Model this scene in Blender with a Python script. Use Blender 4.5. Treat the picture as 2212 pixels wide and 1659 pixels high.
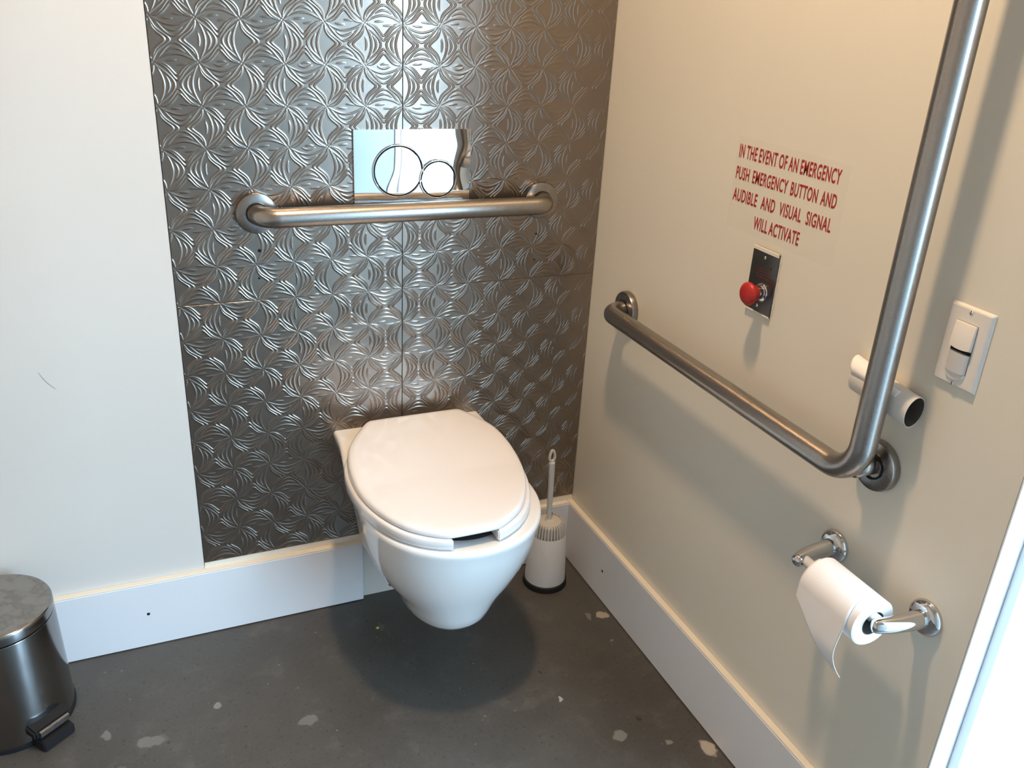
import bpy, bmesh, math, random
import numpy as np
from mathutils import Vector, Matrix
C = bpy.context; S = C.scene
for o in list(bpy.data.objects): bpy.data.objects.remove(o)
random.seed(4)
PI = math.pi
# ---------------------------------------------------------------- camera
CAM = Vector((-1.0179, -1.7818, 1.4148)); YAW, PITCH, ROLL, FPX = -0.4326, 0.4232, 0.0572, 1927.55
f = Vector((-math.sin(YAW)*math.cos(PITCH), math.cos(YAW)*math.cos(PITCH), -math.sin(PITCH)))
r = Vector((math.cos(YAW), math.sin(YAW), 0)); u = r.cross(f)
r2 = r*math.cos(ROLL)+u*math.sin(ROLL); u2 = -r*math.sin(ROLL)+u*math.cos(ROLL)
cam = bpy.data.objects.new('camera', bpy.data.cameras.new('camera')); S.collection.objects.link(cam)
cam.matrix_world = Matrix.Translation(CAM) @ Matrix((r2, u2, -f)).transposed().to_4x4()
cam.data.sensor_width = 36; cam.data.lens = 36*FPX/2212; cam.data.clip_start = .02; S.camera = cam
# ---------------------------------------------------------------- light
S.view_settings.view_transform = 'Standard'; S.view_settings.look = 'None'
S.view_settings.gamma = 1; S.view_settings.use_curve_mapping = False
S.view_settings.exposure = 0.13
WORLD = 20.0; LAMP = 26.5
w = bpy.data.worlds.new('daylight'); S.world = w; w.use_nodes = True
bg = w.node_tree.nodes['Background']; bg.inputs[0].default_value = (.50, .76, 1, 1); bg.inputs[1].default_value = WORLD
DY0, DY1, DZ, YB = -1.146, -2.06, 2.06, -2.30          # doorway in the right wall, open to daylight
po = bpy.data.lights.new('doorway_portal', 'AREA'); po.shape = 'RECTANGLE'; po.size = DY0-DY1; po.size_y = DZ
po.cycles.is_portal = True
p = bpy.data.objects.new('doorway_portal', po); S.collection.objects.link(p)
p.location = (.16, (DY0+DY1)/2, DZ/2); p.rotation_euler = (PI/2, 0, PI/2)
LX, LY, LZ = -.56, -.72, 2.6
ll = bpy.data.lights.new('ceiling_lamp_light', 'AREA'); ll.shape = 'DISK'; ll.size = .13; ll.energy = LAMP; ll.color = (1, .70, .43)
lo = bpy.data.objects.new('ceiling_lamp_light', ll); S.collection.objects.link(lo); lo.location = (LX, LY, LZ-.02)

# ---------------------------------------------------------------- helpers
def link(o, parent=None):
    S.collection.objects.link(o)
    if parent is not None: o.parent = parent
    return o
def obj(name, bm, mat, parent=None, smooth=True, auto=None, mods=()):
    me = bpy.data.meshes.new(name)
    bmesh.ops.recalc_face_normals(bm, faces=bm.faces)
    if auto is not None:
        for e in bm.edges:
            e.smooth = not (len(e.link_faces) == 2 and e.calc_face_angle(0) > math.radians(auto))
    for fc in bm.faces: fc.smooth = smooth
    bm.to_mesh(me); bm.free()
    for m in (mat if isinstance(mat, (list, tuple)) else [mat]): me.materials.append(m)
    return link(bpy.data.objects.new(name, me), parent)
def tag(o, label=None, cat=None, group=None, kind=None):
    if label: o['label'] = label
    if cat: o['category'] = cat
    if group: o['group'] = group
    if kind: o['kind'] = kind
    return o
def thing(name, label, cat, loc=(0, 0, 0), group=None):
    o = link(bpy.data.objects.new(name, None)); o.empty_display_size = .05
    o.location = loc; return tag(o, label, cat, group)
def struct(name, bm, m, parent=None, **k):
    o = obj(name, bm, m, parent, **k)
    if parent is None: o['kind'] = 'structure'
    return o
def into(root, *objs):
    # objects built in world coordinates become parts of root
    for o in objs:
        o.parent = root; o.matrix_parent_inverse = Matrix.Translation(-Vector(root.location))
def box(bm, a, b, bev=0, seg=2, mi=0):
    lo_ = [min(a[i], b[i]) for i in range(3)]; hi = [max(a[i], b[i]) for i in range(3)]
    res = bmesh.ops.create_cube(bm, size=1)
    vs = res['verts']
    for v in vs:
        for i in range(3): v.co[i] = (lo_[i]+hi[i])/2 + v.co[i]*(hi[i]-lo_[i])
    fs = {fc for v in vs for fc in v.link_faces}
    for fc in fs: fc.material_index = mi
    if bev: bmesh.ops.bevel(bm, geom=list({e for v in vs for e in v.link_edges}), offset=bev, segments=seg, affect='EDGES', profile=.5)
    return bm
def B(): return bmesh.new()
def frame_of(ax):
    ax = Vector(ax).normalized(); t = Vector((0, 0, 1)) if abs(ax.z) < .9 else Vector((1, 0, 0))
    a = t.cross(ax).normalized(); return a, ax.cross(a), ax
def lathe(bm, prof, org, ax, n=48, mi=0, cap0=True, cap1=True):
    """prof: list of (radius, distance along ax)"""
    a, b, c = frame_of(ax); org = Vector(org); rings = []
    for (rr, h) in prof:
        if rr < 1e-6: rings.append([bm.verts.new(org+c*h)]); continue
        rings.append([bm.verts.new(org+c*h+a*rr*math.cos(2*PI*i/n)+b*rr*math.sin(2*PI*i/n)) for i in range(n)])
    for R0, R1 in zip(rings, rings[1:]):
        for i in range(n):
            j = (i+1) % n
            if len(R0) == 1 and len(R1) == 1: continue
            if len(R0) == 1: fc = bm.faces.new((R0[0], R1[i], R1[j]))
            elif len(R1) == 1: fc = bm.faces.new((R0[i], R0[j], R1[0]))
            else: fc = bm.faces.new((R0[i], R0[j], R1[j], R1[i]))
            fc.material_index = mi
    if cap0 and len(rings[0]) > 1: bm.faces.new(rings[0]).material_index = mi
    if cap1 and len(rings[-1]) > 1: bm.faces.new(rings[-1]).material_index = mi
    return bm
def fillet(pts, rad, seg=12):
    pts = [Vector(q) for q in pts]; out = [pts[0]]
    rads = rad if isinstance(rad, (list, tuple)) else [rad]*(len(pts)-2)
    for k in range(1, len(pts)-1):
        p0, p1, p2 = pts[k-1:k+2]; d0 = (p0-p1).normalized(); d1 = (p2-p1).normalized()
        ang = d0.angle(d1); R_ = rads[k-1]; t = R_/math.tan(ang/2)
        cen = p1+(d0+d1).normalized()*(R_/math.sin(ang/2)); s = p1+d0*t-cen; e = p1+d1*t-cen
        A = s.angle(e); 
        for i in range(seg+1):
            q = i/seg; out.append(cen+(s*math.sin((1-q)*A)+e*math.sin(q*A))/math.sin(A))
    out.append(pts[-1]); return out
def sweep(bm, pts, rad, n=32, mi=0, cap=True, sx=1):
    pts = [Vector(q) for q in pts]; rings = []; up = None
    for i, q in enumerate(pts):
        t = (pts[min(i+1, len(pts)-1)]-pts[max(i-1, 0)]).normalized()
        if up is None: up = frame_of(t)[0]
        up = (up-t*up.dot(t)).normalized(); b = t.cross(up)
        rr = rad[i] if isinstance(rad, (list, tuple)) else rad
        rings.append([bm.verts.new(q+up*rr*math.cos(2*PI*k/n)*sx+b*rr*math.sin(2*PI*k/n)) for k in range(n)])
    for R0, R1 in zip(rings, rings[1:]):
        for i in range(n):
            bm.faces.new((R0[i], R0[(i+1) % n], R1[(i+1) % n], R1[i])).material_index = mi
    if cap: bm.faces.new(rings[0]); bm.faces.new(rings[-1])
    return bm
def ringloft(bm, rings, cap0=True, cap1=True, mi=0):
    V = [[bm.verts.new(q) for q in R_] for R_ in rings]; n = len(V[0])
    for R0, R1 in zip(V, V[1:]):
        for i in range(n): bm.faces.new((R0[i], R0[(i+1) % n], R1[(i+1) % n], R1[i])).material_index = mi
    if cap0: bm.faces.new(V[0])
    if cap1: bm.faces.new(V[-1])
    return bm
def catmull(P, n):
    P = [np.array(q, float) for q in P]; out = []
    for i in range(len(P)-1):
        a = P[max(i-1, 0)]; b = P[i]; c = P[i+1]; d = P[min(i+2, len(P)-1)]
        for k in range(n):
            t = k/n; out.append(.5*((2*b)+(c-a)*t+(2*a-5*b+4*c-d)*t*t+(3*b-a-3*c+d)*t**3))
    out.append(P[-1]); return out

# ---------------------------------------------------------------- materials
def mat(name, col, rough=.5, metal=0, spec=.5, coat=0, **k):
    m = bpy.data.materials.new(name); m.use_nodes = True; b = m.node_tree.nodes['Principled BSDF']
    b.inputs['Base Color'].default_value = (*col, 1); b.inputs['Roughness'].default_value = rough
    b.inputs['Metallic'].default_value = metal; b.inputs['Specular IOR Level'].default_value = spec
    b.inputs['Coat Weight'].default_value = coat; b.inputs['Coat Roughness'].default_value = .05
    return m
class N:
    def __init__(s, m): s.t = m.node_tree; s.b = s.t.nodes['Principled BSDF']
    def n(s, ty, **k):
        q = s.t.nodes.new(ty)
        for a, v in k.items():
            if a.startswith('i_'): 
                key = a[2:].replace('_', ' '); q.inputs[int(key) if key.isdigit() else key].default_value = v
            else: setattr(q, a, v)
        return q
    def l(s, a, b): s.t.links.new(a, b)
    def coord(s, scale=(1, 1, 1)):
        tc = s.n('ShaderNodeTexCoord'); mp = s.n('ShaderNodeMapping'); mp.inputs['Scale'].default_value = scale
        s.l(tc.outputs['Object'], mp.inputs[0]); return mp.outputs[0]
    def noise(s, co, scale, detail=4, rough=.5):
        q = s.n('ShaderNodeTexNoise'); q.inputs['Scale'].default_value = scale; q.inputs['Detail'].default_value = detail
        q.inputs['Roughness'].default_value = rough; s.l(co, q.inputs['Vector']); return q.outputs['Fac']
    def ramp(s, fac, stops):
        q = s.n('ShaderNodeValToRGB'); e = q.color_ramp.elements
        while len(e) > 1: e.remove(e[-1])
        e[0].position = stops[0][0]; e[0].color = stops[0][1]
        for p_, c_ in stops[1:]: x = e.new(p_); x.color = c_
        s.l(fac, q.inputs[0]); return q.outputs[0]
    def mix(s, fac, a, b, blend='MIX'):
        q = s.n('ShaderNodeMix', data_type='RGBA', blend_type=blend)
        for sock, v in ((q.inputs[0], fac), (q.inputs[6], a), (q.inputs[7], b)):
            if hasattr(v, 'links') or hasattr(v, 'is_linked'): s.l(v, sock)
            else: sock.default_value = v if not isinstance(v, tuple) or len(v) == 4 else (*v, 1)
        return q.outputs[2]
    def math(s, op, a, b=None, c=None):
        q = s.n('ShaderNodeMath', operation=op)
        for i, v in enumerate((a, b, c)):
            if v is None: continue
            if hasattr(v, 'is_linked'): s.l(v, q.inputs[i])
            else: q.inputs[i].default_value = v
        return q.outputs[0]
    def bump(s, h, strength, dist=.001):
        q = s.n('ShaderNodeBump'); q.inputs['Strength'].default_value = strength; q.inputs['Distance'].default_value = dist
        s.l(h, q.inputs['Height']); s.l(q.outputs[0], s.b.inputs['Normal'])
g1 = lambda v: (v, v, v, 1)
def painted(name, col, rough=.5, bumpv=.12):
    m = mat(name, col, rough); q = N(m); co = q.coord()
    n1 = q.noise(co, 3.0, 3); c = q.mix(q.ramp(n1, [(.3, g1(0)), (.75, g1(1))]), tuple(x*.96 for x in col), col)
    q.l(c, q.b.inputs['Base Color']); q.bump(q.noise(co, 180, 3), bumpv, .0006); return m
M = {}
M['wall'] = painted('wall_paint', (.74, .70, .60), .45)
M['wall_left'] = painted('wall_paint_white', (.685, .65, .60), .5)
M['trim'] = painted('trim_paint', (.76, .765, .78), .35, .05)
M['caulk_warmlit'] = painted('caulk_warmlit', (.80, .735, .62), .5, .3)  # cream is partly filler colour, partly painted warm light on the board tops
M['ceiling'] = painted('ceiling_paint', (.8, .79, .77), .7)
M['door'] = painted('door_paint', (.86, .87, .88), .3, .02)
M['doorstrip'] = mat('door_bead', (.30, .36, .40), .5)
M['porcelain'] = mat('porcelain', (.80, .79, .775), .08, coat=.5)
M['seatplastic'] = mat('seat_plastic', (.82, .79, .775), .09, coat=.3)
M['brushwhite'] = mat('brush_plastic', (.60, .585, .55), .4)
M['black'] = mat('black_rubber', (.011, .011, .013), .6, spec=.3)
M['dark'] = mat('dark_gap', (.004, .004, .004), .9)
M['chrome'] = mat('chrome', (.62, .62, .63), .06, 1)
M['red'] = mat('red_plastic', (.40, .014, .012), .42)
M['redvinyl'] = mat('red_vinyl_lettering', (.36, .020, .022), .4)
M['etched'] = mat('etched_red_ink', (.10, .022, .026), .5)
M['platedark'] = mat('dark_steel_plate', (.10, .095, .095), .3, .8)
M['switch'] = mat('switch_plastic', (.74, .70, .65), .3)
M['lens'] = mat('sensor_lens', (.58, .57, .55), .2)
M['paper'] = mat('tissue_paper', (.82, .80, .79), .85, spec=.1); N(M['paper']).b.inputs['Subsurface Weight'].default_value = .0
M['cardpale'] = mat('pale_card', (.68, .65, .60), .7)
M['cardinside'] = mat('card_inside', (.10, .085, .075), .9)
M['debris'] = mat('yellow_green_debris', (.42, .42, .05), .5)
M['lampglow'] = mat('lamp_glow', (1, 1, 1)); q = N(M['lampglow']); q.b.inputs['Emission Color'].default_value = (1, .75, .5, 1); q.b.inputs['Emission Strength'].default_value = 6
# tissue with faint quilting
q = N(M['paper']); co = q.coord(); q.bump(q.noise(co, 300, 2), .25, .0006)
# brushed steel
def steel(name, col, rough, scale=(400, 400, 3), bs=.05, var=.10):
    m = mat(name, col, rough, 1); q = N(m); co = q.coord(scale); n_ = q.noise(co, 1, 3)
    q.l(q.ramp(n_, [(.25, g1(max(rough-var, .05))), (.75, g1(rough+var))]), q.b.inputs['Roughness'])
    q.bump(n_, bs, .0004); return m
M['bar'] = steel('satin_stainless_bar', (.38, .355, .33), .30, (700, 700, 700), .06, .04)
M['flange'] = steel('satin_stainless_flange', (.33, .31, .29), .27, (40, 40, 40), .0, .03)
M['bin'] = steel('brushed_bin_steel', (.30, .292, .285), .15, (900, 900, 6), .03, .03)
m = steel('bin_lid_steel', (.36, .335, .31), .42, (60, 60, 60), .05, .05); q = N(m); co = q.coord()
bl = q.noise(co, 17, 5, .6); st = q.ramp(bl, [(.40, g1(0)), (.50, g1(.9)), (.53, g1(.3)), (.60, g1(0))])
q.l(q.mix(st, (.37, .345, .32), (.27, .25, .235)), q.b.inputs['Base Color']); M['binlid'] = m
# wall panels: bronze-grey laminated embossed sheet
m = mat('embossed_metal_laminate', (.285, .262, .245), .30, .92); q = N(m); co = q.coord()
q.l(q.mix(q.noise(co, 5, 3), (.245, .206, .174), (.285, .243, .208)), q.b.inputs['Base Color'])
q.l(q.ramp(q.noise(co, 9, 4), [(.3, g1(.21)), (.7, g1(.27))]), q.b.inputs['Roughness']); M['panel'] = m
# mirror-chrome flush plate, slightly wavy
m = mat('mirror_plate', (.78, .79, .80), .015, 1); q = N(m); co = q.coord(); q.bump(q.noise(co, 8, 1), .12, .012); M['mirror'] = m
# concrete floor
m = mat('polished_concrete', (.07, .065, .06), .45); q = N(m); co = q.coord()
big = q.noise(co, 2.3, 5, .6); mid = q.noise(co, 14, 5, .65); fine = q.noise(co, 160, 3, .6)
c = q.mix(q.ramp(big, [(.35, g1(0)), (.65, g1(1))]), (.060, .054, .047), (.088, .083, .076))
c = q.mix(q.ramp(mid, [(.35, g1(.25)), (.7, g1(0))]), c, (.04, .038, .035))
c = q.mix(q.ramp(mid, [(.56, g1(0)), (.76, g1(.35))]), c, (.15, .14, .125))
c = q.mix(q.ramp(fine, [(.60, g1(0)), (.76, g1(.6))]), c, (.14, .13, .115)); c = q.mix(q.ramp(q.noise(co, 110, 3, .7), [(.60, g1(0)), (.70, g1(.8))]), c, (.022, .02, .018))
vo = q.n('ShaderNodeTexVoronoi'); vo.inputs['Scale'].default_value = 34; q.l(co, vo.inputs['Vector'])
msk = q.math('MULTIPLY', q.ramp(vo.outputs['Distance'], [(.035, g1(1)), (.075, g1(0))]), q.ramp(q.noise(co, 6, 1), [(.5, g1(0)), (.56, g1(1))]))
c = q.mix(msk, c, (.26, .24, .21))
# paint and plaster splats with shapes of their own
wob = q.n('ShaderNodeTexNoise'); wob.inputs['Scale'].default_value = 45; wob.inputs['Detail'].default_value = 4; q.l(co, wob.inputs['Vector'])
vm = q.n('ShaderNodeVectorMath', operation='SCALE'); vm.inputs['Scale'].default_value = .028
sb = q.n('ShaderNodeVectorMath', operation='SUBTRACT'); sb.inputs[1].default_value = (.5, .5, .5); q.l(wob.outputs['Color'], sb.inputs[0]); q.l(sb.outputs[0], vm.inputs[0])
ad = q.n('ShaderNodeVectorMath', operation='ADD'); q.l(co, ad.inputs[0]); q.l(vm.outputs[0], ad.inputs[1])
for (x, y, rad, sx, strn, col) in [(-.036, -.718, .026, 1.5, .95, (.42, .37, .30)), (-.040, -.268, .017, 1, .85, (.40, .35, .29)), (-.075, -.262, .013, 1.6, .5, (.26, .23, .2)),
        (-.949, -.256, .011, 1, .8, (.25, .24, .22)), (-.782, -.359, .017, .8, .5, (.22, .21, .2)), (-.191, -.627, .017, 1, .6, (.24, .22, .2)),
        (-1.163, -.26, .016, 1.6, .5, (.25, .24, .22)), (-1.079, -.307, .018, .6, .45, (.25, .24, .22)), (-.105, -.675, .009, 1, .6, (.3, .28, .25)),
        (-.26, -.49, .007, 1, .8, (.45, .43, .4)), (-.06, -.36, .006, 1, .5, (.3, .3, .26)), (-1.14, -.36, .012, 1, .3, (.2, .2, .18)),
        (-.62, -.62, .008, 1, .5, (.3, .28, .25)), (-.9, -.5, .02, 1.3, .25, (.2, .18, .16)), (-.56, -.13, .02, 3, .35, (.18, .17, .16)), (-.13, -.60, .006, 1, -1, (.02, .02, .02)),
        (-.27, -.40, .007, 2, -1, (.015, .015, .015))]:
    mp = q.n('ShaderNodeMapping'); mp.inputs['Location'].default_value = (-x*sx, -y, 0); mp.inputs['Scale'].default_value = (sx, 1, 0); q.l(ad.outputs[0], mp.inputs[0])
    ln = q.n('ShaderNodeVectorMath', operation='LENGTH'); q.l(mp.outputs[0], ln.inputs[0])
    mr = q.n('ShaderNodeMapRange'); mr.inputs[1].default_value = rad; mr.inputs[2].default_value = rad*.75; mr.inputs[4].default_value = abs(strn); q.l(ln.outputs[1], mr.inputs[0])
    c = q.mix(mr.outputs[0], c, col)
q.l(c, q.b.inputs['Base Color']); q.l(q.ramp(big, [(.3, g1(.33)), (.7, g1(.5))]), q.b.inputs['Roughness']); q.bump(fine, .25, .0008); M['floor'] = m

# ---------------------------------------------------------------- room shell
XL, ZC = -2.0, 2.6
b = B(); box(b, (XL-.1, YB-.1, -.1), (.15, .1, 0)); struct('floor', b, M['floor'], smooth=False)
b = B(); box(b, (.15, YB-4, -.12), (7, 5, -.02)); struct('ground_outside', b, mat('pale_paving', (.13, .13, .125), .8), smooth=False)
b = B(); box(b, (5.0, YB-4, -.02), (5.3, 5, 3.6)); struct('sky_blocker_outside', b, mat('blocker_grey', (.13, .13, .13), .8), smooth=False)  # unseen slab added to block low sky light through the doorway
b = B(); box(b, (XL-.1, YB-.1, ZC), (.15, .1, ZC+.1)); struct('ceiling', b, M['ceiling'], smooth=False)
b = B(); box(b, (0, DY0, 0), (.15, .1, ZC)); box(b, (0, YB-.1, 0), (.15, DY1, ZC)); box(b, (0, DY1, DZ), (.15, DY0, ZC)); struct('wall_right', b, M['wall'], smooth=False)
b = B(); box(b, (XL-.1, YB-.1, 0), (XL, .1, ZC)); struct('wall_left', b, M['wall_left'], smooth=False)
PXL = -.9322
b = B(); box(b, (XL, 0, 0), (PXL-.0012, .1, ZC), .0015, 1); box(b, (PXL-.0012, 0, 0), (0, .1, .1765)); box(b, (PXL-.0012, .012, .1765), (0, .1, ZC))
wb_ = struct('wall_back', b, M['wall_left'], smooth=False)
b = B(); sweep(b, [(-1.193, -.0002, .687), (-1.188, -.0002, .675), (-1.181, -.0002, .663), (-1.172, -.0002, .653), (-1.168, -.0002, .648)], [.0003, .0006, .0006, .0005, .0002], 8)
obj('pencil_mark', b, mat('pencil_grey', (.3, .31, .29), .8), wb_)
b = B(); box(b, (XL, YB-.1, 0), (0, YB, ZC)); struct('wall_front', b, M['wall_left'], smooth=False)
# door frame lining with a stop
b = B()
box(b, (.0006, DY0-.0002, 0), (.160, DY0-.004, DZ-.004), .001, 1); box(b, (.040, DY0-.004, 0), (.115, DY0-.0205, DZ-.004), .0012, 1)
box(b, (.0006, DY1+.0002, 0), (.160, DY1+.004, DZ-.004), .001, 1); box(b, (.040, DY1+.004, 0), (.115, DY1+.0205, DZ-.004), .0012, 1)
box(b, (.0006, DY0, DZ-.004), (.160, DY1, DZ-.0002), .001, 1); box(b, (.040, DY0, DZ-.004), (.115, DY1, DZ-.0205), .0012, 1)
struct('door_frame', b, M['door'], smooth=False)
b = B(); box(b, (-.004, DY1-.002, .012), (-.884, DY1-.044, 2.05), .0015, 1); dl = struct('door_1', b, painted('door_leaf_paint', (.36, .41, .43), .4, .02), smooth=False)
b = B(); lathe(b, [(.026, 0), (.026, .006), (.011, .008), (.011, .04), (.026, .045), (.028, .06), (.02, .068), (0, .07)], (-.81, DY1-.002, 1.0), (0, 1, 0), 32); obj('door_knob', b, M['chrome'], dl)
# baseboards (square-edged boards, caulked along the top, in cream that partly paints warm light)
BT, BH, XE = .0157, .1665, -.5728
def baseboard(name, a, b_, holes, caulk_warmlit, mt):
    bm = B(); box(bm, a, b_, .0012, 1); o = struct(name, bm, M['trim'], smooth=False)
    bm = B(); box(bm, *caulk_warmlit, .001, 1, 0); obj('caulk_warmlit_line', bm, M['caulk_warmlit'], o, smooth=False)
    bm = B()
    for (pt, ax) in holes: lathe(bm, [(.0035, 0), (.0035, .0004), (0, .0005)], pt, ax, 20)
    if holes: obj('nail_hole', bm, M['dark'], o)
    return o
baseboard('baseboard_back', (XL, 0, .002), (XE, -BT, BH), [((-1.0615, -BT, .0885), (0, -1, 0))], ((XL, 0, BH), (XE, -BT+.001, BH+.0035)), 0)
baseboard('baseboard_corner', (-.36, 0, .002), (-BT, -BT, BH), [], ((-.36, 0, BH), (-BT, -BT+.001, BH+.0035)), 0)
baseboard('baseboard_right', (0, 0, .002), (-BT, DY0, BH), [((-BT, -.212, .086), (-1, 0, 0))], ((0, 0, BH), (-BT+.001, DY0, BH+.0035)), 0)
baseboard('baseboard_left', (XL, -BT, .002), (XL+BT, YB, BH), [], ((XL, -BT, BH), (XL+BT-.001, YB, BH+.0035)), 0)
bm = B(); box(bm, (PXL, -.0007, .1700), (-.002, .004, .1850)); struct('trim_2', bm, M['caulk_warmlit'], smooth=False)

# ---------------------------------------------------------------- embossed wall panels (real relief)
P = .0762; X0 = -.4705; Z0 = .7955
def petal_strokes(kind):
    """strokes (u, v) along a petal from one node to the next; +v is the smooth side, -v the pointed side"""
    U = np.linspace; sp = lambda u_: np.sin(PI*np.clip(u_, 0, 1)); st = []
    u_ = U(.03, .97, 40); st.append((u_, .185*sp(u_), 1.0))
    u_ = U(.07, .93, 40); st.append((u_, .425*sp(u_)**1.4, 1.0))
    u_ = U(.30, .70, 20); st.append((u_, .305*sp(u_)**1.4, .95))
    G = lambda u_, wd: np.exp(-np.abs((u_-.5)/wd)**1.7)
    u_ = U(.03, .97, 44); st.append((u_, -(.02*sp(u_)+.27*G(u_, .175)*sp(u_)**.3), 1.15))
    u_ = U(.08, .92, 44); st.append((u_, -(.07*sp(u_)+.33*G(u_, .185)), 1.1))
    if kind == 1:
        u_ = U(.36, .66, 16); st.append((u_, -.02+.075*sp((u_-.2)/.6)**1.0, .8))
    if kind == 2:
        u_ = U(.28, .50, 16); st.append((u_, .05*sp((u_-.1)/.8), .8))
        u_ = U(.50, .74, 16); st.append((u_, -.055*sp((u_-.1)/.8), .8))
    if kind == 3:
        u_ = U(.34, .66, 20); st.append((u_, .07*sp((u_-.3)/.4), .9))
        u_ = U(.42, .62, 16); st.append((u_, -.04*sp((u_-.38)/.3), .8))
    return st
def tile_height(n):
    """height in metres over a 2x2-node repeat, n samples per pitch"""
    ii = np.arange(2*n)/n; X, Z = np.meshgrid(ii, ii)          # X along x, Z along z
    H = np.zeros_like(X); W_ = .0175
    def draw(pu, pv, s):
        nonlocal H
        t = np.linspace(0, 1, len(pu)); wd = W_*(.55+.45*np.sin(PI*t)); hh = s*(.45+.55*np.sin(PI*t)**.6)
        # refine
        for a_, b_, w__, h__ in zip(np.repeat(pu, 1), pv, wd, hh):
            for ox in (-2, 0, 2):
                for oz in (-2, 0, 2):
                    x_, z_ = a_+ox, b_+oz
                    if x_ < -.12 or x_ > 2.12 or z_ < -.12 or z_ > 2.12: continue
                    i0, i1 = max(int((x_-.07)*n), 0), min(int((x_+.07)*n)+2, 2*n); j0, j1 = max(int((z_-.07)*n), 0), min(int((z_+.07)*n)+2, 2*n)
                    if i0 >= i1 or j0 >= j1: continue
                    d2 = (X[j0:j1, i0:i1]-x_)**2+(Z[j0:j1, i0:i1]-z_)**2
                    H[j0:j1, i0:i1] = np.maximum(H[j0:j1, i0:i1], h__*np.exp(-d2/(w__*w__)))
    for k in range(2):
        for m_ in range(2):
            odd = (k+m_) % 2
            for (u_, v_, s) in petal_strokes(1 if k % 2 else 0):       # vertical petal from node (k,m_) up
                uu = np.interp(np.linspace(0, 1, 90), np.linspace(0, 1, len(u_)), u_); vv = np.interp(np.linspace(0, 1, 90), np.linspace(0, 1, len(u_)), v_)
                sg = 1 if odd else -1                                   # odd: pointed side left
                draw(k+vv*sg, m_+uu, s)
            for (u_, v_, s) in petal_strokes(3 if (k % 2 and not m_ % 2) else 2):
                uu = np.interp(np.linspace(0, 1, 90), np.linspace(0, 1, len(u_)), u_); vv = np.interp(np.linspace(0, 1, 90), np.linspace(0, 1, len(u_)), v_)
                sg = -1 if odd else 1                                   # odd: pointed side up
                draw(k+uu, m_+vv*sg, s)
    return H
HT = {}
def panel(name, xa, xb, za, zb, n, label):
    if n not in HT: HT[n] = tile_height(n)
    T = HT[n]; d = P/n
    def axis(a, c, o):
        i0 = math.ceil((a-o)/d+.3); i1 = math.floor((c-o)/d-.3)
        v = np.concatenate([[a, a+.0004], o+np.arange(i0, i1+1)*d, [c-.0004, c]]) if i1 > i0 else np.array([a, c]); return np.unique(np.round(v, 6))
    xs = axis(xa, xb, X0); zs = axis(za, zb, Z0)
    gi = np.round((xs-X0)/d).astype(int) % (2*n); gj = np.round((zs-Z0)/d).astype(int) % (2*n)
    # X0 is an even node (k=0), Z0 node m=0
    H = T[np.ix_(gj, gi)]*.00092
    nx, nz = len(xs), len(zs)
    XX, ZZ = np.meshgrid(xs, zs); YY = -.0010-H
    edge = np.zeros_like(H, bool); edge[0, :] = edge[-1, :] = True; edge[:, 0] = edge[:, -1] = True
    YY[edge] = .010
    co = np.stack([XX, YY, ZZ], -1).reshape(-1, 3)
    I = (np.arange(nz-1)[:, None]*nx+np.arange(nx-1)[None, :]).ravel()
    F = np.stack([I, I+1, I+nx+1, I+nx], 1).astype(np.int32)
    me = bpy.data.meshes.new(name); me.vertices.add(len(co)); me.vertices.foreach_set('co', co.astype(np.float32).ravel())
    me.loops.add(F.size); me.loops.foreach_set('vertex_index', F.ravel())
    me.polygons.add(len(F)); me.polygons.foreach_set('loop_start', np.arange(len(F), dtype=np.int32)*4)
    me.polygons.foreach_set('use_smooth', np.ones(len(F), bool)); me.update(calc_edges=True)
    me.materials.append(M['panel'])
    o = link(bpy.data.objects.new(name, me)); tag(o, label, 'wall panel', 'embossed metal wall panels'); return o
g = .0007; HI = 76; LO = 16
XR = -.0015
pUL = panel('embossed_wall_panel', PXL, X0-g, Z0+.0001, Z0+.6096-g, HI, 'embossed metallic grey wall panel, upper left of the seam, behind the left end of the grab bar')
pUR = panel('embossed_wall_panel', X0+g, XR, Z0+.0001, Z0+.6096-g, HI, 'embossed metallic brown-grey wall panel, upper right beside the beige wall corner')
pLL = panel('embossed_wall_panel', PXL, X0-g, .1855, Z0-.0002, HI, 'embossed dark metallic wall panel, lower left beside the toilet')
pLR = panel('embossed_wall_panel', X0+g, XR, .1855, Z0-.0002, HI, 'embossed brown metallic wall panel, lower right behind the toilet brush')
for i, (xa, xb) in enumerate(((PXL, X0-g), (X0+g, XR))):
    panel('embossed_wall_panel', xa, xb, Z0+.6096+g, 2.0, LO, 'embossed metallic wall panel above the %s upper panel, topmost in its column' % ('left', 'right')[i])
for pn, x, z, rr in ((pUL, -.767, .899, .0032), (pUL, -.771, .842, .0022), (pUR, -.157, .899, .0022), (pUR, -.158, .839, .0018)):
    bm = B(); lathe(bm, [(rr, 0), (rr, .0012), (rr*.7, .0014), (0, .0014)], (x, -.0010, z), (0, -1, 0), 16); obj('screw_hole', bm, M['dark'], pn)

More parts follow.
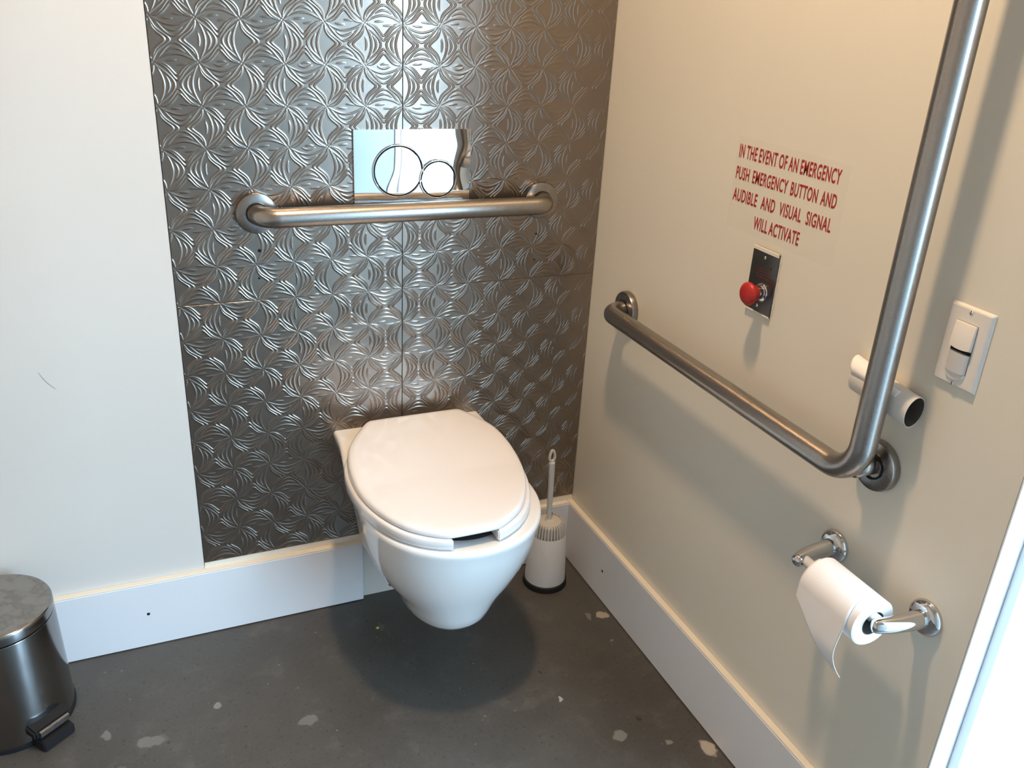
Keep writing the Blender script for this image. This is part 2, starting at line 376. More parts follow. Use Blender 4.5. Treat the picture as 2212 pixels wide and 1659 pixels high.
# ---------------------------------------------------------------- flush plate
t = thing('flush_plate', 'mirror chrome dual-flush plate set in the embossed wall above the toilet', 'flush plate', (-.450, 0, 1.051))
fx0, fx1, fz0, fz1 = -.5735, -.3270, .969, 1.133
bm = B(); box(bm, (fx0, .0, fz0), (fx1, -.0105, fz1), 0)
FY = lambda x: -.0078-(x-fx0)*.0236                  # the plate sits a touch proud at its right edge
for v in bm.verts:
    if v.co.y < -.005: v.co.y = FY(v.co.x)
bmesh.ops.bevel(bm, geom=bm.edges[:], offset=.0007, segments=2, affect='EDGES'); a = obj('plate', bm, M['mirror'], auto=30)
FN = Vector((-.0236, -1, 0)).normalized()
parts = [a]
for (cx, cz, rr, yo) in ((-.4828, 1.0505, .0540, 0), (-.3983, 1.0325, .0405, -.0020)):
    yo += FY(cx)
    bm = B(); n = 96
    prof = [(rr+.0006, 0), (rr+.0004, .0040), (rr-.0008, .0058), (rr-.0016, .0058), (rr-.0028, .0046), (rr-.0030, .0008)]
    lathe(bm, prof, (cx, yo+.002, cz), FN, n, cap1=False); ring = obj('button_ring', bm, M['chrome'], auto=40)
    bm = B(); lathe(bm, [(rr-.0052, 0), (rr-.0052, .0042), (rr-.0058, .0046), (0, .0046)], (cx, yo+.002, cz), FN, n)
    bt = obj('flush_button', bm, M['mirror'], auto=15)
    bm = B(); lathe(bm, [(rr-.0026, 0), (rr-.0026, .0030), (0, .0030)], (cx, yo+.002, cz), FN, n); gp = obj('button_gap', bm, M['dark'])
    parts += [ring, bt]; gp.parent = bt
into(t, *parts)

# ---------------------------------------------------------------- grab bars
FL = [(.0, 0), (.0395, 0), (.0405, .002), (.0405, .0105), (.0390, .0135), (.0350, .0150), (.0225, .0155), (.0222, .0145), (0.0, .0145)]
def flange(org, ax): bm = B(); lathe(bm, FL, org, ax, 64); return obj('flange', bm, M['flange'], auto=35)
def gapring(org, ax):
    bm = B(); lathe(bm, [(.0212, .0150), (.0212, .0158), (.018, .0158)], org, ax, 48, cap0=False, cap1=False); return obj('flange_gap', bm, M['dark'])
zb = .977
t = thing('grab_bar', 'short horizontal satin steel grab bar on the embossed wall under the flush plate', 'grab bar', (-.462, 0, zb))
bm = B(); sweep(bm, fillet([(-.769, -.003, zb), (-.769, -.057, zb), (-.155, -.057, zb), (-.155, -.003, zb)], .0370, 14), .0195, 40)
tb = obj('tube', bm, M['bar']); fl = [flange((-.769, -.0012, zb), (0, -1, 0)), flange((-.155, -.0012, zb), (0, -1, 0))]
for k, x in enumerate((-.769, -.155)): gapring((x, -.0012, zb), (0, -1, 0)).parent = fl[k]
into(t, tb, *fl)
zh, yv = .765, -.940
t = thing('grab_bar', 'long satin steel L-shaped grab bar on the beige wall, running along and then up', 'grab bar', (0, yv, zh))
bm = B(); sweep(bm, fillet([(-.003, -.175, zh), (-.057, -.175, zh), (-.057, yv, zh), (-.057, yv, 1.60), (-.003, yv, 1.60)], [.037, .060, .037], 16), .0195, 40)
tb = obj('tube', bm, M['bar'])
bm = B(); sweep(bm, [(-.003, -.925, .777), (-.050, -.925, .777)], .0165, 40); sb_ = obj('standoff', bm, M['bar'])
fo = [(-.0012, -.175, zh), (-.0012, -.9285, .775), (-.0012, yv, 1.60)]; fl = [flange(q, (-1, 0, 0)) for q in fo]
for a, q in zip(fl, fo): gapring(q, (-1, 0, 0)).parent = a
into(t, tb, sb_, *fl)

# ---------------------------------------------------------------- toilet
TX = -.457
t = thing('wall_hung_toilet', 'white wall-hung toilet with closed lid, fixed to the embossed wall', 'toilet', (TX, 0, .06))
def outline(wb, wf, yc, yf, pw=2.15, y0=-.0015):
    """half outline from the wall to the front tip, mirrored to a closed ring"""
    half = []
    for i in range(15):
        q = i/15; y = y0+(yc-y0)*q; s = q*q*(3-2*q); half.append((wb+(wf-wb)*s, y))
    for i in range(27):
        a = PI/2*i/26; ca, sa = math.cos(a), math.sin(a)
        half.append((wf*abs(ca)**(2/pw), yc+(yf-yc)*abs(sa)**(2/pw)))
    return half+[(-x, y) for x, y in reversed(half[:-1])]
def ztop(y): s = min(max((y+.135)/.07, 0), 1); s = s*s*(3-2*s); return .4325+.040*s
LV = [(.158, .070, .055, -.26, -.345), (.160, .086, .074, -.26, -.369), (.167, .094, .086, -.26, -.387), (.182, .098, .095, -.265, -.400), (.205, .101, .103, -.27, -.410),
      (.235, .104, .118, -.27, -.422), (.27, .108, .143, -.275, -.439), (.31, .116, .162, -.275, -.458), (.35, .130, .174, -.28, -.474), (.39, .150, .182, -.28, -.486), (.415, .163, .186, -.28, -.491)]
rings = [[Vector((TX+x, y, z)) for x, y in outline(wb, wf, yc, yf)] for (z, wb, wf, yc, yf) in LV]
for dz, ins in ((-.010, 0), (-.004, .001), (-.001, .0035), (0, .008)):
    rings.append([Vector((TX+x, y, ztop(y)+dz)) for x, y in outline(.1745-ins, .187-ins, -.28, -.494+ins, y0=-.0015)])
def egg(hw, yb, yf, z, n=None):
    base = outline(.170, .187, -.28, -.494); out = []; yc = (yb+yf)/2-.01
    for i, (x, y) in enumerate(base):
        a = 2*PI*i/(len(base)-1)*1.0
    m_ = len(base); 
    for i in range(m_):
        a = PI/2 - PI*2*(i+.5)/m_; sx = math.cos(a); sy = math.sin(a)
        out.append(Vector((TX+hw*sx, (yc+(yb-yc)*sy) if sy > 0 else (yc+(yc-yf)*sy), z if z else .4325)))
    return out
rings.append(egg(.128, -.135, -.448, .4322)); rings.append(egg(.122, -.142, -.442, .427)); rings.append(egg(.120, -.145, -.442, .40)); rings.append(egg(.105, -.16, -.41, .34)); rings.append(egg(.06, -.2, -.34, .27))
bm = B(); ringloft(bm, rings)
bowl = obj('bowl', bm, M['porcelain'], auto=60)
# side fairings that cover the mounting bolts
for sgn in (-1, 1):
    bm = B(); pr = [(.462, -.002), (.452, -.06), (.425, -.115), (.37, -.165), (.30, -.192), (.22, -.207), (.178, -.207), (.166, -.197), (.164, -.10), (.164, -.002)]
    hwf = lambda z, y: .118+.054*max((z-.16)/.3, 0)**1.3-.070*abs(y)*(1-max((z-.16)/.3, 0))
    outv = [bm.verts.new((TX+sgn*hwf(z, y), y, z)) for z, y in pr]; inv = [bm.verts.new((TX+sgn*(hwf(z, y)-.045), y, z)) for z, y in pr]
    back = [bm.verts.new((TX+sgn*hwf(z, 0), -.002, z)) for z in (.178, .22, .30, .37, .425, .452)]
    o_ = outv; loop = [o_[9]]+back+[o_[0]]      # wall edge, bottom to top
    bm.faces.new((o_[9], back[0], o_[6], o_[7], o_[8])); bm.faces.new((back[0], back[1], o_[5], o_[6])); bm.faces.new((back[1], back[2], o_[4], o_[5]))
    bm.faces.new((back[2], back[3], o_[3], o_[4])); bm.faces.new((back[3], back[4], o_[2], o_[3])); bm.faces.new((back[4], back[5], o_[1], o_[2])); bm.faces.new((back[5], o_[0], o_[1]))
    for i in range(9): bm.faces.new((o_[i], o_[i+1], inv[i+1], inv[i]))
    bmesh.ops.bevel(bm, geom=[e for e in bm.edges if all(v in outv for v in e.verts)], offset=.003, segments=2, affect='EDGES')
    fr = obj('side_fairing', bm, M['porcelain'], auto=35); into(t, fr)
LX_ = -.4715
LIDH = [(0, -.4705), (.038, -.4698), (.056, -.4660), (.084, -.449), (.117, -.421), (.144, -.381), (.165, -.332), (.179, -.275), (.183, -.215), (.180, -.165), (.171, -.122), (.155, -.088), (.138, -.062), (.122, -.040), (.110, -.028), (.096, -.025), (.045, -.024), (0, -.024)]
def closed(half, n):
    c_ = catmull(half, n); return [(x, y) for x, y in c_]+[(-x, y) for x, y in reversed(c_[1:-1])]
def scaled(ring, ins, cen=(0, -.26)):
    # inset by moving each point toward the centre
    out = []
    for x, y in ring:
        d = math.hypot(x-cen[0], y-cen[1]); k = max(d-ins, 0)/d; out.append((cen[0]+(x-cen[0])*k, cen[1]+(y-cen[1])*k))
    return out
lid = closed(LIDH, 5)
def sy_(y): q_ = min(max((y+.46)/.43, 0), 1); return q_
def zl(y, h): return (.4600+.012*sy_(y))+h*(.013+.020*max(sy_(y)-.45, 0)/.55)
CXL = lambda y: LX_+.020*sy_(y)**1.5
rs = []
for ins, h in ((.006, -.10), (.001, -.06), (0, .10), (0.0006, .40), (.0018, .66), (.0045, .84), (.0095, .94), (.020, .985), (.045, 1.02)):
    rs.append([Vector((CXL(y)+x, y, zl(y, h))) for x, y in scaled(lid, ins)])
for k, h in ((.62, 1.07), (.35, 1.10), (.12, 1.12)):
    rs.append([Vector((CXL(-.26+(y+.26)*k)+x*k, -.26+(y+.26)*k, zl(-.26+(y+.26)*k, h))) for x, y in lid])
bm = B(); ringloft(bm, rs); li = obj('lid', bm, M['seatplastic'], auto=60)
# open-front seat
SO = [(.0455, -.4755), (.075, -.463), (.110, -.439), (.142, -.401), (.168, -.346), (.183, -.285), (.187, -.215), (.180, -.155), (.162, -.112), (.141, -.083), (.124, -.062), (.08, -.052), (0, -.052)]
SI = [(.0455, -.416), (.060, -.409), (.078, -.393), (.097, -.372), (.108, -.330), (.112, -.285), (.112, -.235), (.106, -.195), (.092, -.165), (.07, -.148), (.05, -.14), (.03, -.137), (0, -.136)]
so, si = catmull(SO, 6), catmull(SI, 6); so = [tuple(q) for q in so]; si = [tuple(q) for q in si]
so = so+[(-x, y) for x, y in reversed(so[:-1])]; si = si+[(-x, y) for x, y in reversed(si[:-1])]
secs = []
for (ox, oy), (ix, iy) in zip(so, si):
    d = Vector((ix-ox, iy-oy, 0)); L = d.length; d.normalize(); O = Vector((LX_+.002+.006*sy_(oy)+ox, oy, -.0045))
    sl = .012*min(max((oy+.45)/.40, 0), 1)
    prof = [(.004, .4385), (0, .4425), (0, .4575), (.0015, .4605), (.005, .462), (L-.006, .459), (L-.001, .455), (L, .449), (L-.003, .4415), (L-.008, .4385)]
    secs.append([O+d*a_+Vector((0, 0, z_+sl*(z_-.4385)/.024)) for a_, z_ in prof])
bm = B(); V = [[bm.verts.new(q) for q in R_] for R_ in secs]; n = 10
for R0, R1 in zip(V, V[1:]):
    for i in range(n): bm.faces.new((R0[i], R0[(i+1) % n], R1[(i+1) % n], R1[i]))
e0 = bm.faces.new(V[0]); e1 = bm.faces.new(V[-1])
bmesh.ops.bevel(bm, geom=list(e0.edges)+list(e1.edges), offset=.0025, segments=3, affect='EDGES')
seat = obj('seat', bm, M['seatplastic'], auto=50)
for s in (-1, 1):
    bm = B(); box(bm, (TX+s*.05, -.034, .4715), (TX+s*.09, -.060, .4785), .002); into(t, obj('hinge', bm, M['seatplastic'], auto=30))
into(t, bowl, seat, li)

# ---------------------------------------------------------------- toilet brush in holder
bx, by = -.1145, -.0955
t = thing('toilet_brush_holder', 'off-white tapered toilet brush holder with black foot, standing in the corner beside the toilet', 'brush holder', (bx, by, 0))
bm = B(); lathe(bm, [(.0565, 0), (.0570, .003), (.0555, .014), (.053, .016), (.045, .016)], (bx, by, 0), (0, 0, 1), 64); ft = obj('foot', bm, M['black'], auto=35)
ft['label'] = 'black rubber foot ring'
bm = B(); lathe(bm, [(.0522, .012), (.0522, .016), (.0460, .150), (.0448, .152), (.0440, .148), (.049, .014)], (bx, by, 0), (0, 0, 1), 64, cap0=False, cap1=False); cn = obj('cone', bm, M['brushwhite'], auto=35)
into(t, ft, cn)
t = thing('toilet_brush', 'off-white toilet brush with ribbed cap and looped handle, standing in its holder in the corner', 'toilet brush', (bx, by, .15))
bm = B(); lathe(bm, [(.0350, .146), (.0335, .180), (.0300, .1845), (.012, .186), (.0095, .190), (.0, .190)], (bx, by, 0), (0, 0, 1), 48); cp = obj('cap', bm, M['brushwhite'], auto=35)
ribs = []
for i in range(34):
    a = 2*PI*i/34
    if abs((a-PI*.62+PI) % (2*PI)-PI) < .2: continue
    bm = B(); d = Vector((math.cos(a), math.sin(a), 0)); n_ = Vector((-d.y, d.x, 0)); vs = []
    for (rr, z) in ((.034, .150), (.0455, .150), (.0405, .180), (.0375, .1855), (.030, .187)):
        vs.append([bm.verts.new(Vector((bx, by, z))+d*rr+n_*s*.0014) for s in (-1, 1)])
    bm.faces.new([v[0] for v in vs]); bm.faces.new([v[1] for v in vs])
    for k in range(5): bm.faces.new((vs[k][0], vs[(k+1) % 5][0], vs[(k+1) % 5][1], vs[k][1]))
    ribs.append(obj('rib', bm, M['brushwhite'], smooth=False))
bm = B(); hx = -.006
pth = [(bx, by, .185), (bx+hx*.3, by, .21), (bx+hx*.6, by, .30), (bx+hx*.9, by, .355)]
sweep(bm, catmull(pth, 6), [.0062+.0018*i/18 for i in range(19)], 24, sx=.9)
hd = obj('handle', bm, M['brushwhite'])
bm = B(); c0 = Vector((bx+hx, by, .3695)); lp = []
for i in range(41):
    a = 2*PI*i/40; x_ = .0066*math.sin(a)*(1-.35*math.cos(a)); z_ = .0145*math.cos(a)
    lp.append(c0+Vector((x_, .0, z_+.002)))
sweep(bm, lp, .0034, 12, cap=False); lo_ = obj('handle_loop', bm, M['brushwhite'])
into(t, cp, hd, *ribs); into(t, lo_)

# ---------------------------------------------------------------- pedal bin
cx, cy = -1.3325, -.1325
t = thing('pedal_bin', 'round brushed steel pedal bin with scuffed lid, standing against the baseboard', 'pedal bin', (cx, cy, 0))
bm = B(); lathe(bm, [(.1145, 0), (.1150, .004), (.1145, .010), (.108, .011)], (cx, cy, 0), (0, 0, 1), 96); b0 = obj('base_ring', bm, M['black'], auto=35)
bm = B(); lathe(bm, [(.1128, .009), (.1128, .012), (.1068, .2405), (.1060, .2425), (.1000, .2425)], (cx, cy, 0), (0, 0, 1), 128, cap0=False); b1 = obj('body', bm, M['bin'], auto=35)
bm = B(); lathe(bm, [(.1030, .240), (.1030, .2475)], (cx, cy, 0), (0, 0, 1), 96); b2 = obj('lid_gap', bm, M['dark'], auto=35)
bm = B(); lathe(bm, [(.1062, .2455), (.1072, .2465), (.1064, .2640), (.1050, .2665), (.1030, .2675)], (cx, cy, 0), (0, 0, 1), 128, cap1=False, mi=0)
lathe(bm, [(.1030, .2675), (.07, .2690), (.03, .2700), (0, .2702)], (cx, cy, 0), (0, 0, 1), 128, cap0=False, mi=1)
b3 = obj('lid', bm, [M['bin'], M['binlid']], auto=35)
dv = Vector((.60, -.80, 0)).normalized(); nv = Vector((-dv.y, dv.x, 0)); c0 = Vector((cx, cy, 0))
def obox(bm, o, l0, l1, w, z0, z1, z2=None, bev=.002):
    z2 = z1 if z2 is None else z2
    vs = [bm.verts.new(o+dv*l+nv*s*w/2+Vector((0, 0, z))) for l, z in ((l0, z0), (l1, z0), (l1, z2), (l0, z1)) for s in (-1, 1)]
    F = [(0, 1, 3, 2), (2, 3, 5, 4), (4, 5, 7, 6), (6, 7, 1, 0), (0, 2, 4, 6), (1, 3, 5, 7)]
    fs = [bm.faces.new([vs[i] for i in q]) for q in F]
    if bev: bmesh.ops.bevel(bm, geom=list({e for fc in fs for e in fc.edges}), offset=bev, segments=2, affect='EDGES')
    return bm
bm = obox(B(), c0, .095, .146, .066, .0015, .030, .022); bb = obj('pedal_bracket', bm, M['black'], auto=30)
bm = obox(B(), c0, .098, .134, .080, .030, .054, .047, .004); pd = obj('pedal', bm, M['black'], auto=30)
bm = obox(B(), c0, .1335, .1385, .062, .0330, .0465, .0455, .0008); ps = obj('pedal_strip', bm, M['flange'], auto=30); ps.parent = pd; ps['label'] = 'steel strip along the pedal edge'
into(t, b0, b1, b2, b3, bb, pd)

# ---------------------------------------------------------------- paper roll on chrome holder
rz = .597
t = thing('toilet_paper_holder', 'chrome two-post toilet paper holder low on the beige wall', 'paper holder', (0, -.985, rz))
PF = [(0, 0), (.0280, 0), (.0287, .002), (.0282, .006), (.0245, .0105), (.0200, .0130), (0, .0130)]
prts = []
for y, s in ((-.883, -1), (-1.075, 1)):
    bm = B(); lathe(bm, PF, (0, y, rz), (-1, 0, 0), 64); fl = obj('wall_flange', bm, M['chrome'], auto=40)
    bm = B(); pts = catmull([(-.006, y, rz), (-.03, y+s*.001, rz), (-.06, y+s*.004, rz), (-.078, y+s*.008, rz), (-.088, y+s*.012, rz-.001)], 6)
    rad = [.0150-.0042*i/24 for i in range(25)]
    sweep(bm, pts, rad, 32, cap=True); po_ = obj('post', bm, M['chrome'], auto=60)
    bm = B(); e = Vector(pts[-1]); lathe(bm, [(.0108, -.004), (.0104, .001), (.0085, .0045), (.004, .0065), (0, .007)], e, (-1, s*.3, 0), 32); cp = obj('post_cap', bm, M['chrome']); 
    prts += [fl, po_]; cp.parent = po_
AX = -.077
bm = B(); sweep(bm, [(AX, -.889, rz), (AX, -1.067, rz)], .0085, 24); rl = obj('roller', bm, mat('white_roller', (.75, .76, .78), .25)); prts.append(rl)
into(t, *prts)
RR, HR, rcz = .0388, .0200, rz-.0100
ya, yb_ = -.934, -1.042
t = thing('toilet_paper_roll', 'part-used white toilet paper roll on the chrome holder, its torn end hanging', 'toilet paper', (AX, -.97, rcz))
bm = B(); lathe(bm, [(HR, 0), (RR-.002, -.0002), (RR, .0015), (RR, .1140), (RR-.002, .1157), (HR, .1155)], (AX, ya, rcz), (0, -1, 0), 96, cap0=False, cap1=False); rb = obj('paper', bm, M['paper'], auto=40)
bm = B(); lathe(bm, [(HR, .0002), (HR, .1150), (HR-.0012, .1150), (HR-.0012, .0002), (HR, .0002)], (AX, ya, rcz), (0, -1, 0), 64, cap0=False, cap1=False); rc = obj('core', bm, M['cardinside'], auto=40)
# hanging sheet: wraps over the front, hangs down, torn on a slant and curling
bm = B(); NU, NV = 40, 24; grid = []
for i in range(NU+1):
    row = []
    for j in range(NV+1):
        v = j/NV; yy = ya-.001-(.098*v)
        Lh = .022+.078*v**1.15                           # hanging length grows toward the near edge
        s = i/NU; arc = 1.35; Ra = RR+.0015+.003*v*s; La = arc*Ra; L = La+Lh; d = s*L
        if d < La: a = PI/2+d/Ra*1.0 if False else (arc - d/Ra); x_ = AX-Ra*math.cos(a); z_ = rcz+Ra*math.sin(a)
        else:
            q_ = (d-La); x_ = AX-Ra-.004*math.sin(q_/.05); z_ = rcz-q_
            cu = max(q_-.045, 0)/.07; x_ += .030*cu*cu; yy += -.012*v*cu*cu+.004*v*math.sin(q_/.03)
        row.append(bm.verts.new((x_, yy-.010*v*max(0, math.sin(PI*s))*.5, z_)))
    grid.append(row)
for i in range(NU):
    for j in range(NV): bm.faces.new((grid[i][j], grid[i][j+1], grid[i+1][j+1], grid[i+1][j]))
sh = obj('loose_sheet', bm, M['paper']); sm = sh.modifiers.new('thickness', 'SOLIDIFY'); sm.thickness = .0006; sm.offset = 1
into(t, rb, rc, sh)

# ---------------------------------------------------------------- spent paper tube wedged behind the upright bar
def tubepart(bm, p0, p1, R0, n=48, th=.0009):
    p0, p1 = Vector(p0), Vector(p1); L = (p1-p0).length
    lathe(bm, [(R0, 0), (R0, L), (R0-th, L), (R0-th, 0), (R0, 0)], p0, p1-p0, n, cap0=False, cap1=False); return bm
p0, p1 = Vector((-.0186, -.866, .898)), Vector((-.0186, -.979, .889))
t = thing('paper_tube', 'empty pale cardboard tube wedged between the upright grab bar and the wall', 'paper tube', (-.02, -.93, .91))
def oval(bm):
    for v in bm.verts: v.co.x = -.0186+(v.co.x+.0186)*.73
bm = B(); tubepart(bm, p0, p1, .0245); oval(bm); tb = obj('tube', bm, M['cardpale'], auto=40)
bm = B(); tubepart(bm, p0+(p1-p0)*.004, p1-(p1-p0)*.004, .0235); oval(bm); ti = obj('tube_lining', bm, M['cardinside'], auto=40)
bm = B(); dvv = (p1-p0).normalized(); a_, b_, c_ = frame_of(dvv); grid = []
for i in range(25):
    row = []
    for j in range(13):
        th = math.radians(20+215*j/12); sft = i/24; R_ = .0250+.004*(1-sft)**2+.001*math.sin(j*1.3)
        row.append(bm.verts.new(p0-dvv*(.022*(math.sin(PI*j/12)**.7))*(1-sft)+dvv*.085*sft+Vector((-1, 0, 0))*R_*math.cos(th)*.70+b_.cross(Vector((0, 0, 0)))+Vector((0, -.23, .97)).normalized()*R_*math.sin(th)))
    grid.append(row)
for i in range(24):
    for j in range(12): bm.faces.new((grid[i][j], grid[i][j+1], grid[i+1][j+1], grid[i+1][j]))
wr = obj('paper_scrap', bm, M['paper']); sm = wr.modifiers.new('thickness', 'SOLIDIFY'); sm.thickness = .0005
into(t, tb, ti, wr)

# ---------------------------------------------------------------- emergency button
t = thing('emergency_button', 'red mushroom emergency push button on a dark steel wall plate below the red notice', 'button', (0, -.597, .962))
ey0, ey1, ez0, ez1 = -.562, -.632, .9045, 1.0185
bm = B(); vs = []
box(bm, (0, ey0, ez0), (-.0045, ey1, ez1), .002, 2); pl = obj('plate', bm, M['platedark'], auto=30)
bm = B()
random.seed(9)
pt = []
for i in range(31):
    q_ = i/30; pt.append((ey1-.0005-.0035*random.random()*(.4+.6*math.sin(q_*9)**2), ez0+(ez1-ez0)*q_))
for (y, z) in pt: pass
lo1 = [bm.verts.new((-.0004, y, z)) for y, z in pt]; lo2 = [bm.verts.new((-.0024, ey1+.0012, z)) for y, z in pt]
for i in range(30): bm.faces.new((lo1[i], lo1[i+1], lo2[i+1], lo2[i]))
pe = obj('rough_paint_edge', bm, M['wall']); 
bm = B()
prts = [pl, pe]
for z0, z1 in ((ez1-.006, ez1+.0008), (ez0-.0008, ez0+.0025)):
    bm = B(); box(bm, (-.0035, ey0-.001, z0), (-.0053, ey1+.001, z1), .0006, 1); prts.append(obj('paint_smear', bm, M['wall'], smooth=False))
for (y, z, rr, mm) in ((-.5965, 1.004, .0034, 'chrome'), (-.5965, .918, .0034, 'chrome')):
    bm = B(); lathe(bm, [(rr, 0), (rr, .0008), (rr*.6, .0016), (0, .0017)], (-.0045, y, z), (-1, 0, 0), 24); prts.append(obj('screw', bm, M['chrome']))
for y in (-.5765, -.6165):
    bm = B(); lathe(bm, [(.0019, 0), (.0019, .0002), (0, .0002)], (-.0045, y, .9895), (-1, 0, 0), 16); prts.append(obj('hole', bm, M['dark']))
bzc, byc = .9445, -.6045
random.seed(3)
for k in range(4):
    y_ = -.5765-.002*k
    while y_ > -.616:
        wd_ = random.uniform(.0015, .0045); z_ = .985-.0052*k+(y_+.5765)*.0
        bm = B(); box(bm, (-.0045, y_, z_), (-.0047, y_-wd_, z_-.0022)); prts.append(obj('etched_mark', bm, M['etched'], smooth=False)); y_ -= wd_+random.choice((.0008, .0008, .002))
bm = B(); lathe(bm, [(.0165, 0), (.0165, .003), (.0150, .0045), (.0120, .005), (.0120, .016), (0, .016)], (-.0045, byc, bzc), (-1, 0, 0), 48); prts.append(obj('collar', bm, M['chrome'], auto=40))
bm = B(); lathe(bm, [(0, 0), (.0120, 0), (.0135, .002), (.0150, .008), (.0192, .0125), (.0203, .0155), (.0200, .0185), (.0175, .0215), (.0110, .0238), (0, .0245)], (-.0185, byc, bzc), (-1, 0, 0), 48); rd = obj('mushroom_head', bm, M['red'], auto=60); rd['label'] = 'red plastic mushroom push head'; prts.append(rd)
into(t, *prts)

# ---------------------------------------------------------------- red lettering
def textobj(name, body, ya_, yb2, z0, z1, x, mtl, wsp=1.0, off=.012, depth=.00015):
    cu = bpy.data.curves.new(name, 'FONT'); cu.body = body; cu.size = 1; cu.offset = off; cu.space_word = wsp; cu.space_character = 1.10; cu.resolution_u = 4; cu.extrude = .002
    cu.fill_mode = 'BOTH'; tmp = bpy.data.objects.new(name, cu); S.collection.objects.link(tmp)
    dg = C.evaluated_depsgraph_get(); me = bpy.data.meshes.new_from_object(tmp.evaluated_get(dg)); bpy.data.objects.remove(tmp)
    co = np.array([v.co[:] for v in me.vertices]); mn, mx = co.min(0), co.max(0)
    for v in me.vertices:
        a_ = (v.co.x-mn[0])/(mx[0]-mn[0]); c2 = (v.co.y-mn[1])/(mx[1]-mn[1]); e_ = (v.co.z-mn[2])/(mx[2]-mn[2])
        v.co = (x-depth*e_, ya_+(yb2-ya_)*a_, z0+(z1-z0)*c2+.0035*(ya_+(yb2-ya_)*a_+.478)/(-.254))
    me.materials.clear(); me.materials.append(mtl); return link(bpy.data.objects.new(name, me))
t = thing('emergency_notice', 'red lettered emergency notice on clear film on the beige wall above the red button', 'notice', (0, -.604, 1.11))
prts = []
for body, y0_, y1_, z0_, z1_, ws in (('IN THE EVENT OF AN EMERGENCY', -.4772, -.7303, 1.1535, 1.1770, .8), ('PUSH EMERGENCY BUTTON AND', -.4772, -.7312, 1.1163, 1.1388, 1.5),
        ('AUDIBLE AND VISUAL SIGNAL', -.4778, -.7300, 1.0785, 1.1010, 2.3), ('WILL ACTIVATE', -.5462, -.6648, 1.0408, 1.0636, .7)):
    prts.append(textobj('lettering', body, y0_, y1_, z0_, z1_, -.0003, M['redvinyl'], ws, .017))
fm = mat('clear_film', (.68, .63, .52), .4, spec=.2); q = N(fm); tr = q.n('ShaderNodeBsdfTransparent'); mxs = q.n('ShaderNodeMixShader'); mxs.inputs[0].default_value = .015
q.l(tr.outputs[0], mxs.inputs[1]); q.l(q.b.outputs[0], mxs.inputs[2]); q.l(mxs.outputs[0], q.t.nodes['Material Output'].inputs[0])
bm = B(); box(bm, (-.00005, -.470, 1.030), (-.00028, -.748, 1.190)); prts.append(obj('clear_film', bm, fm, smooth=False))
into(t, *prts)

# ---------------------------------------------------------------- occupancy sensor switch
t = thing('light_switch', 'white wall switch with rocker and sensor lens, right of the upright grab bar', 'switch', (0, -1.0145, 1.001))
sy0, sy1, sz0, sz1 = -.980, -1.0495, .944, 1.0577
bm = B(); box(bm, (0, sy0, sz0), (-.006, sy1, sz1), 0)
for v in bm.verts:
    if v.co.x < -.003: v.co.y += .0035*(1 if v.co.y < -1.0145 else -1); v.co.z += .0035*(1 if v.co.z < 1.0 else -1)
bmesh.ops.bevel(bm, geom=bm.edges[:], offset=.0008, segments=2, affect='EDGES')
pl = obj('plate', bm, M['switch'], auto=25)
ys = -1.0145; prts = [pl]
bm = B(); box(bm, (-.005, ys+.0168, .966), (-.0063, ys-.0168, 1.0358)); prts.append(obj('opening', bm, mat('switch_shadow_gap', (.25, .22, .19), .7), smooth=False))
bm = B(); n = 12; ra, rb2 = [], []
for i in range(n+1):
    y = ys+.0160-.032*i/n; k = 1-((i/n-.5)*2)**2
    ra.append([(-.0060, y, 1.0352), (-.0092-.0004*k, y, 1.0352), (-.0100-.0006*k, y, 1.0335), (-.0125-.0008*k, y, 1.0015-.0020*k), (-.0062, y, .9995-.0022*k)])
V = [[bm.verts.new(q2) for q2 in R_] for R_ in ra]
for R0, R1 in zip(V, V[1:]):
    for i in range(5): bm.faces.new((R0[i], R0[(i+1) % 5], R1[(i+1) % 5], R1[i]))
bm.faces.new(V[0]); bm.faces.new(V[-1]); bt = obj('rocker', bm, M['switch'], auto=30); prts.append(bt)
bm = B(); box(bm, (-.0060, ys+.0160, .9945), (-.0072, ys-.0160, .9985)); prts.append(obj('light_slot', bm, M['dark'], smooth=False))
bm = B(); V = []
for i in range(17):
    a = -PI/2+PI*i/16; V.append([bm.verts.new((-.0062-.0060*math.cos(a)**.6 if math.cos(a) > 0 else -.0062, ys-.0155*math.sin(a), z)) for z in (.9665, .9940)])
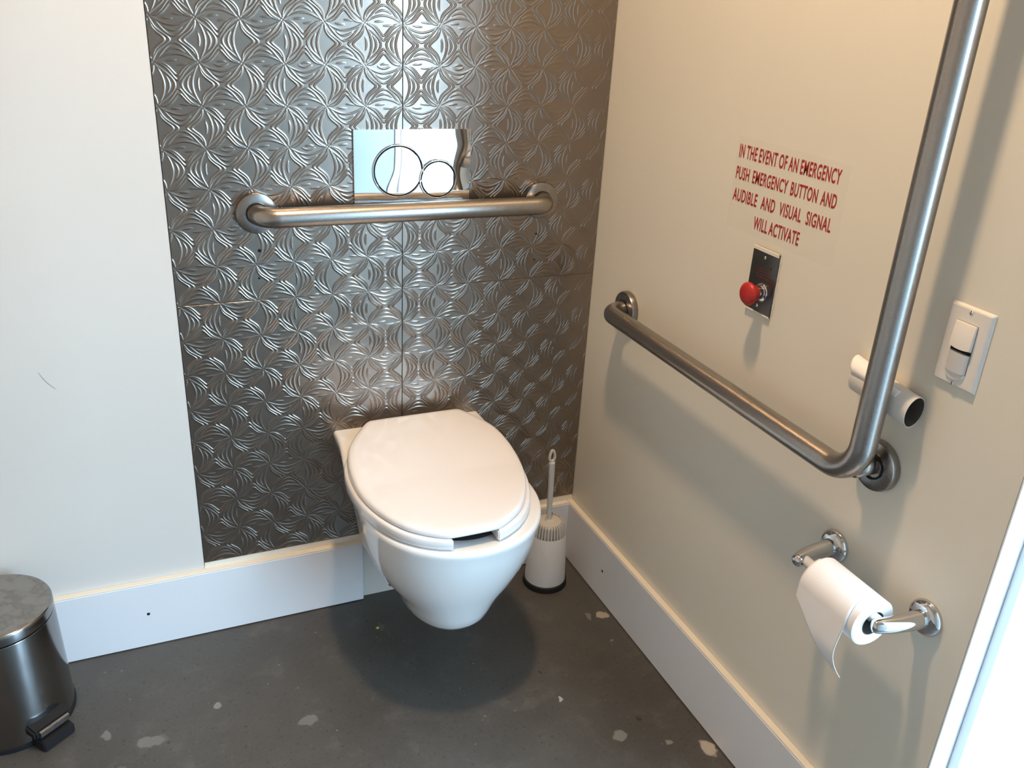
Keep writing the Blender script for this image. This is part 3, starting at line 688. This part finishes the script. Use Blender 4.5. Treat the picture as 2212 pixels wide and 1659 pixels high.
for R0, R1 in zip(V, V[1:]): bm.faces.new((R0[0], R1[0], R1[1], R0[1]))
bm.faces.new([v[0] for v in V]); bm.faces.new([v[1] for v in V]); prts.append(obj('sensor_lens', bm, M['lens'], auto=40))
bm = B(); V = []
for i in range(17):
    a = PI*i/16; V.append((ys+.0155*math.cos(a), .9655-.0120*math.sin(a)))
A_ = [bm.verts.new((-.0060, y, z)) for y, z in V]; B_ = [bm.verts.new((-.0090, ys+(y-ys)*.93, .9655-(.9655-z)*.8)) for y, z in V]
for i in range(16): bm.faces.new((A_[i], A_[i+1], B_[i+1], B_[i]))
bm.faces.new(B_); prts.append(obj('lens_cowl', bm, M['switch'], auto=40))
for z in (1.0505, .9495):
    bm = B(); lathe(bm, [(.0032, 0), (.0030, .0007), (0, .0010)], (-.006, ys, z), (-1, 0, 0), 24); sc = obj('screw', bm, M['switch']); prts.append(sc)
    bm = B(); box(bm, (-.0069, ys+.0005, z-.0028), (-.0071, ys-.0005, z+.0028)); sl = obj('screw_slot', bm, M['dark'], smooth=False); sl.parent = sc
into(t, *prts)

# ---------------------------------------------------------------- ceiling lamp, floor scrap
t = thing('ceiling_downlight', 'round recessed ceiling downlight above the toilet corner', 'downlight', (LX, LY, ZC))
bm = B(); lathe(bm, [(.085, 0), (.085, -.004), (.072, -.008), (.068, -.002), (.068, 0)], (LX, LY, ZC), (0, 0, 1), 48, cap0=False, cap1=False); tr_ = obj('trim_ring', bm, M['ceiling'])
bm = B(); lathe(bm, [(0, -.0005), (.068, -.0005), (.068, -.001), (0, -.001)], (LX, LY, ZC), (0, 0, 1), 48); df = obj('diffuser', bm, M['lampglow'])
into(t, tr_, df)
bm = B(); bmesh.ops.create_icosphere(bm, subdivisions=2, radius=.0042)
for v in bm.verts: v.co.z = max(v.co.z*.55, -.0015)+.0015; v.co += Vector((random.uniform(-.0006, .0006), random.uniform(-.0006, .0006), 0))
o = obj('floor_scrap', bm, M['debris']); o.location = (-.570, -.131, 0); tag(o, 'tiny yellow-green scrap on the concrete floor left of the toilet base', 'scrap')
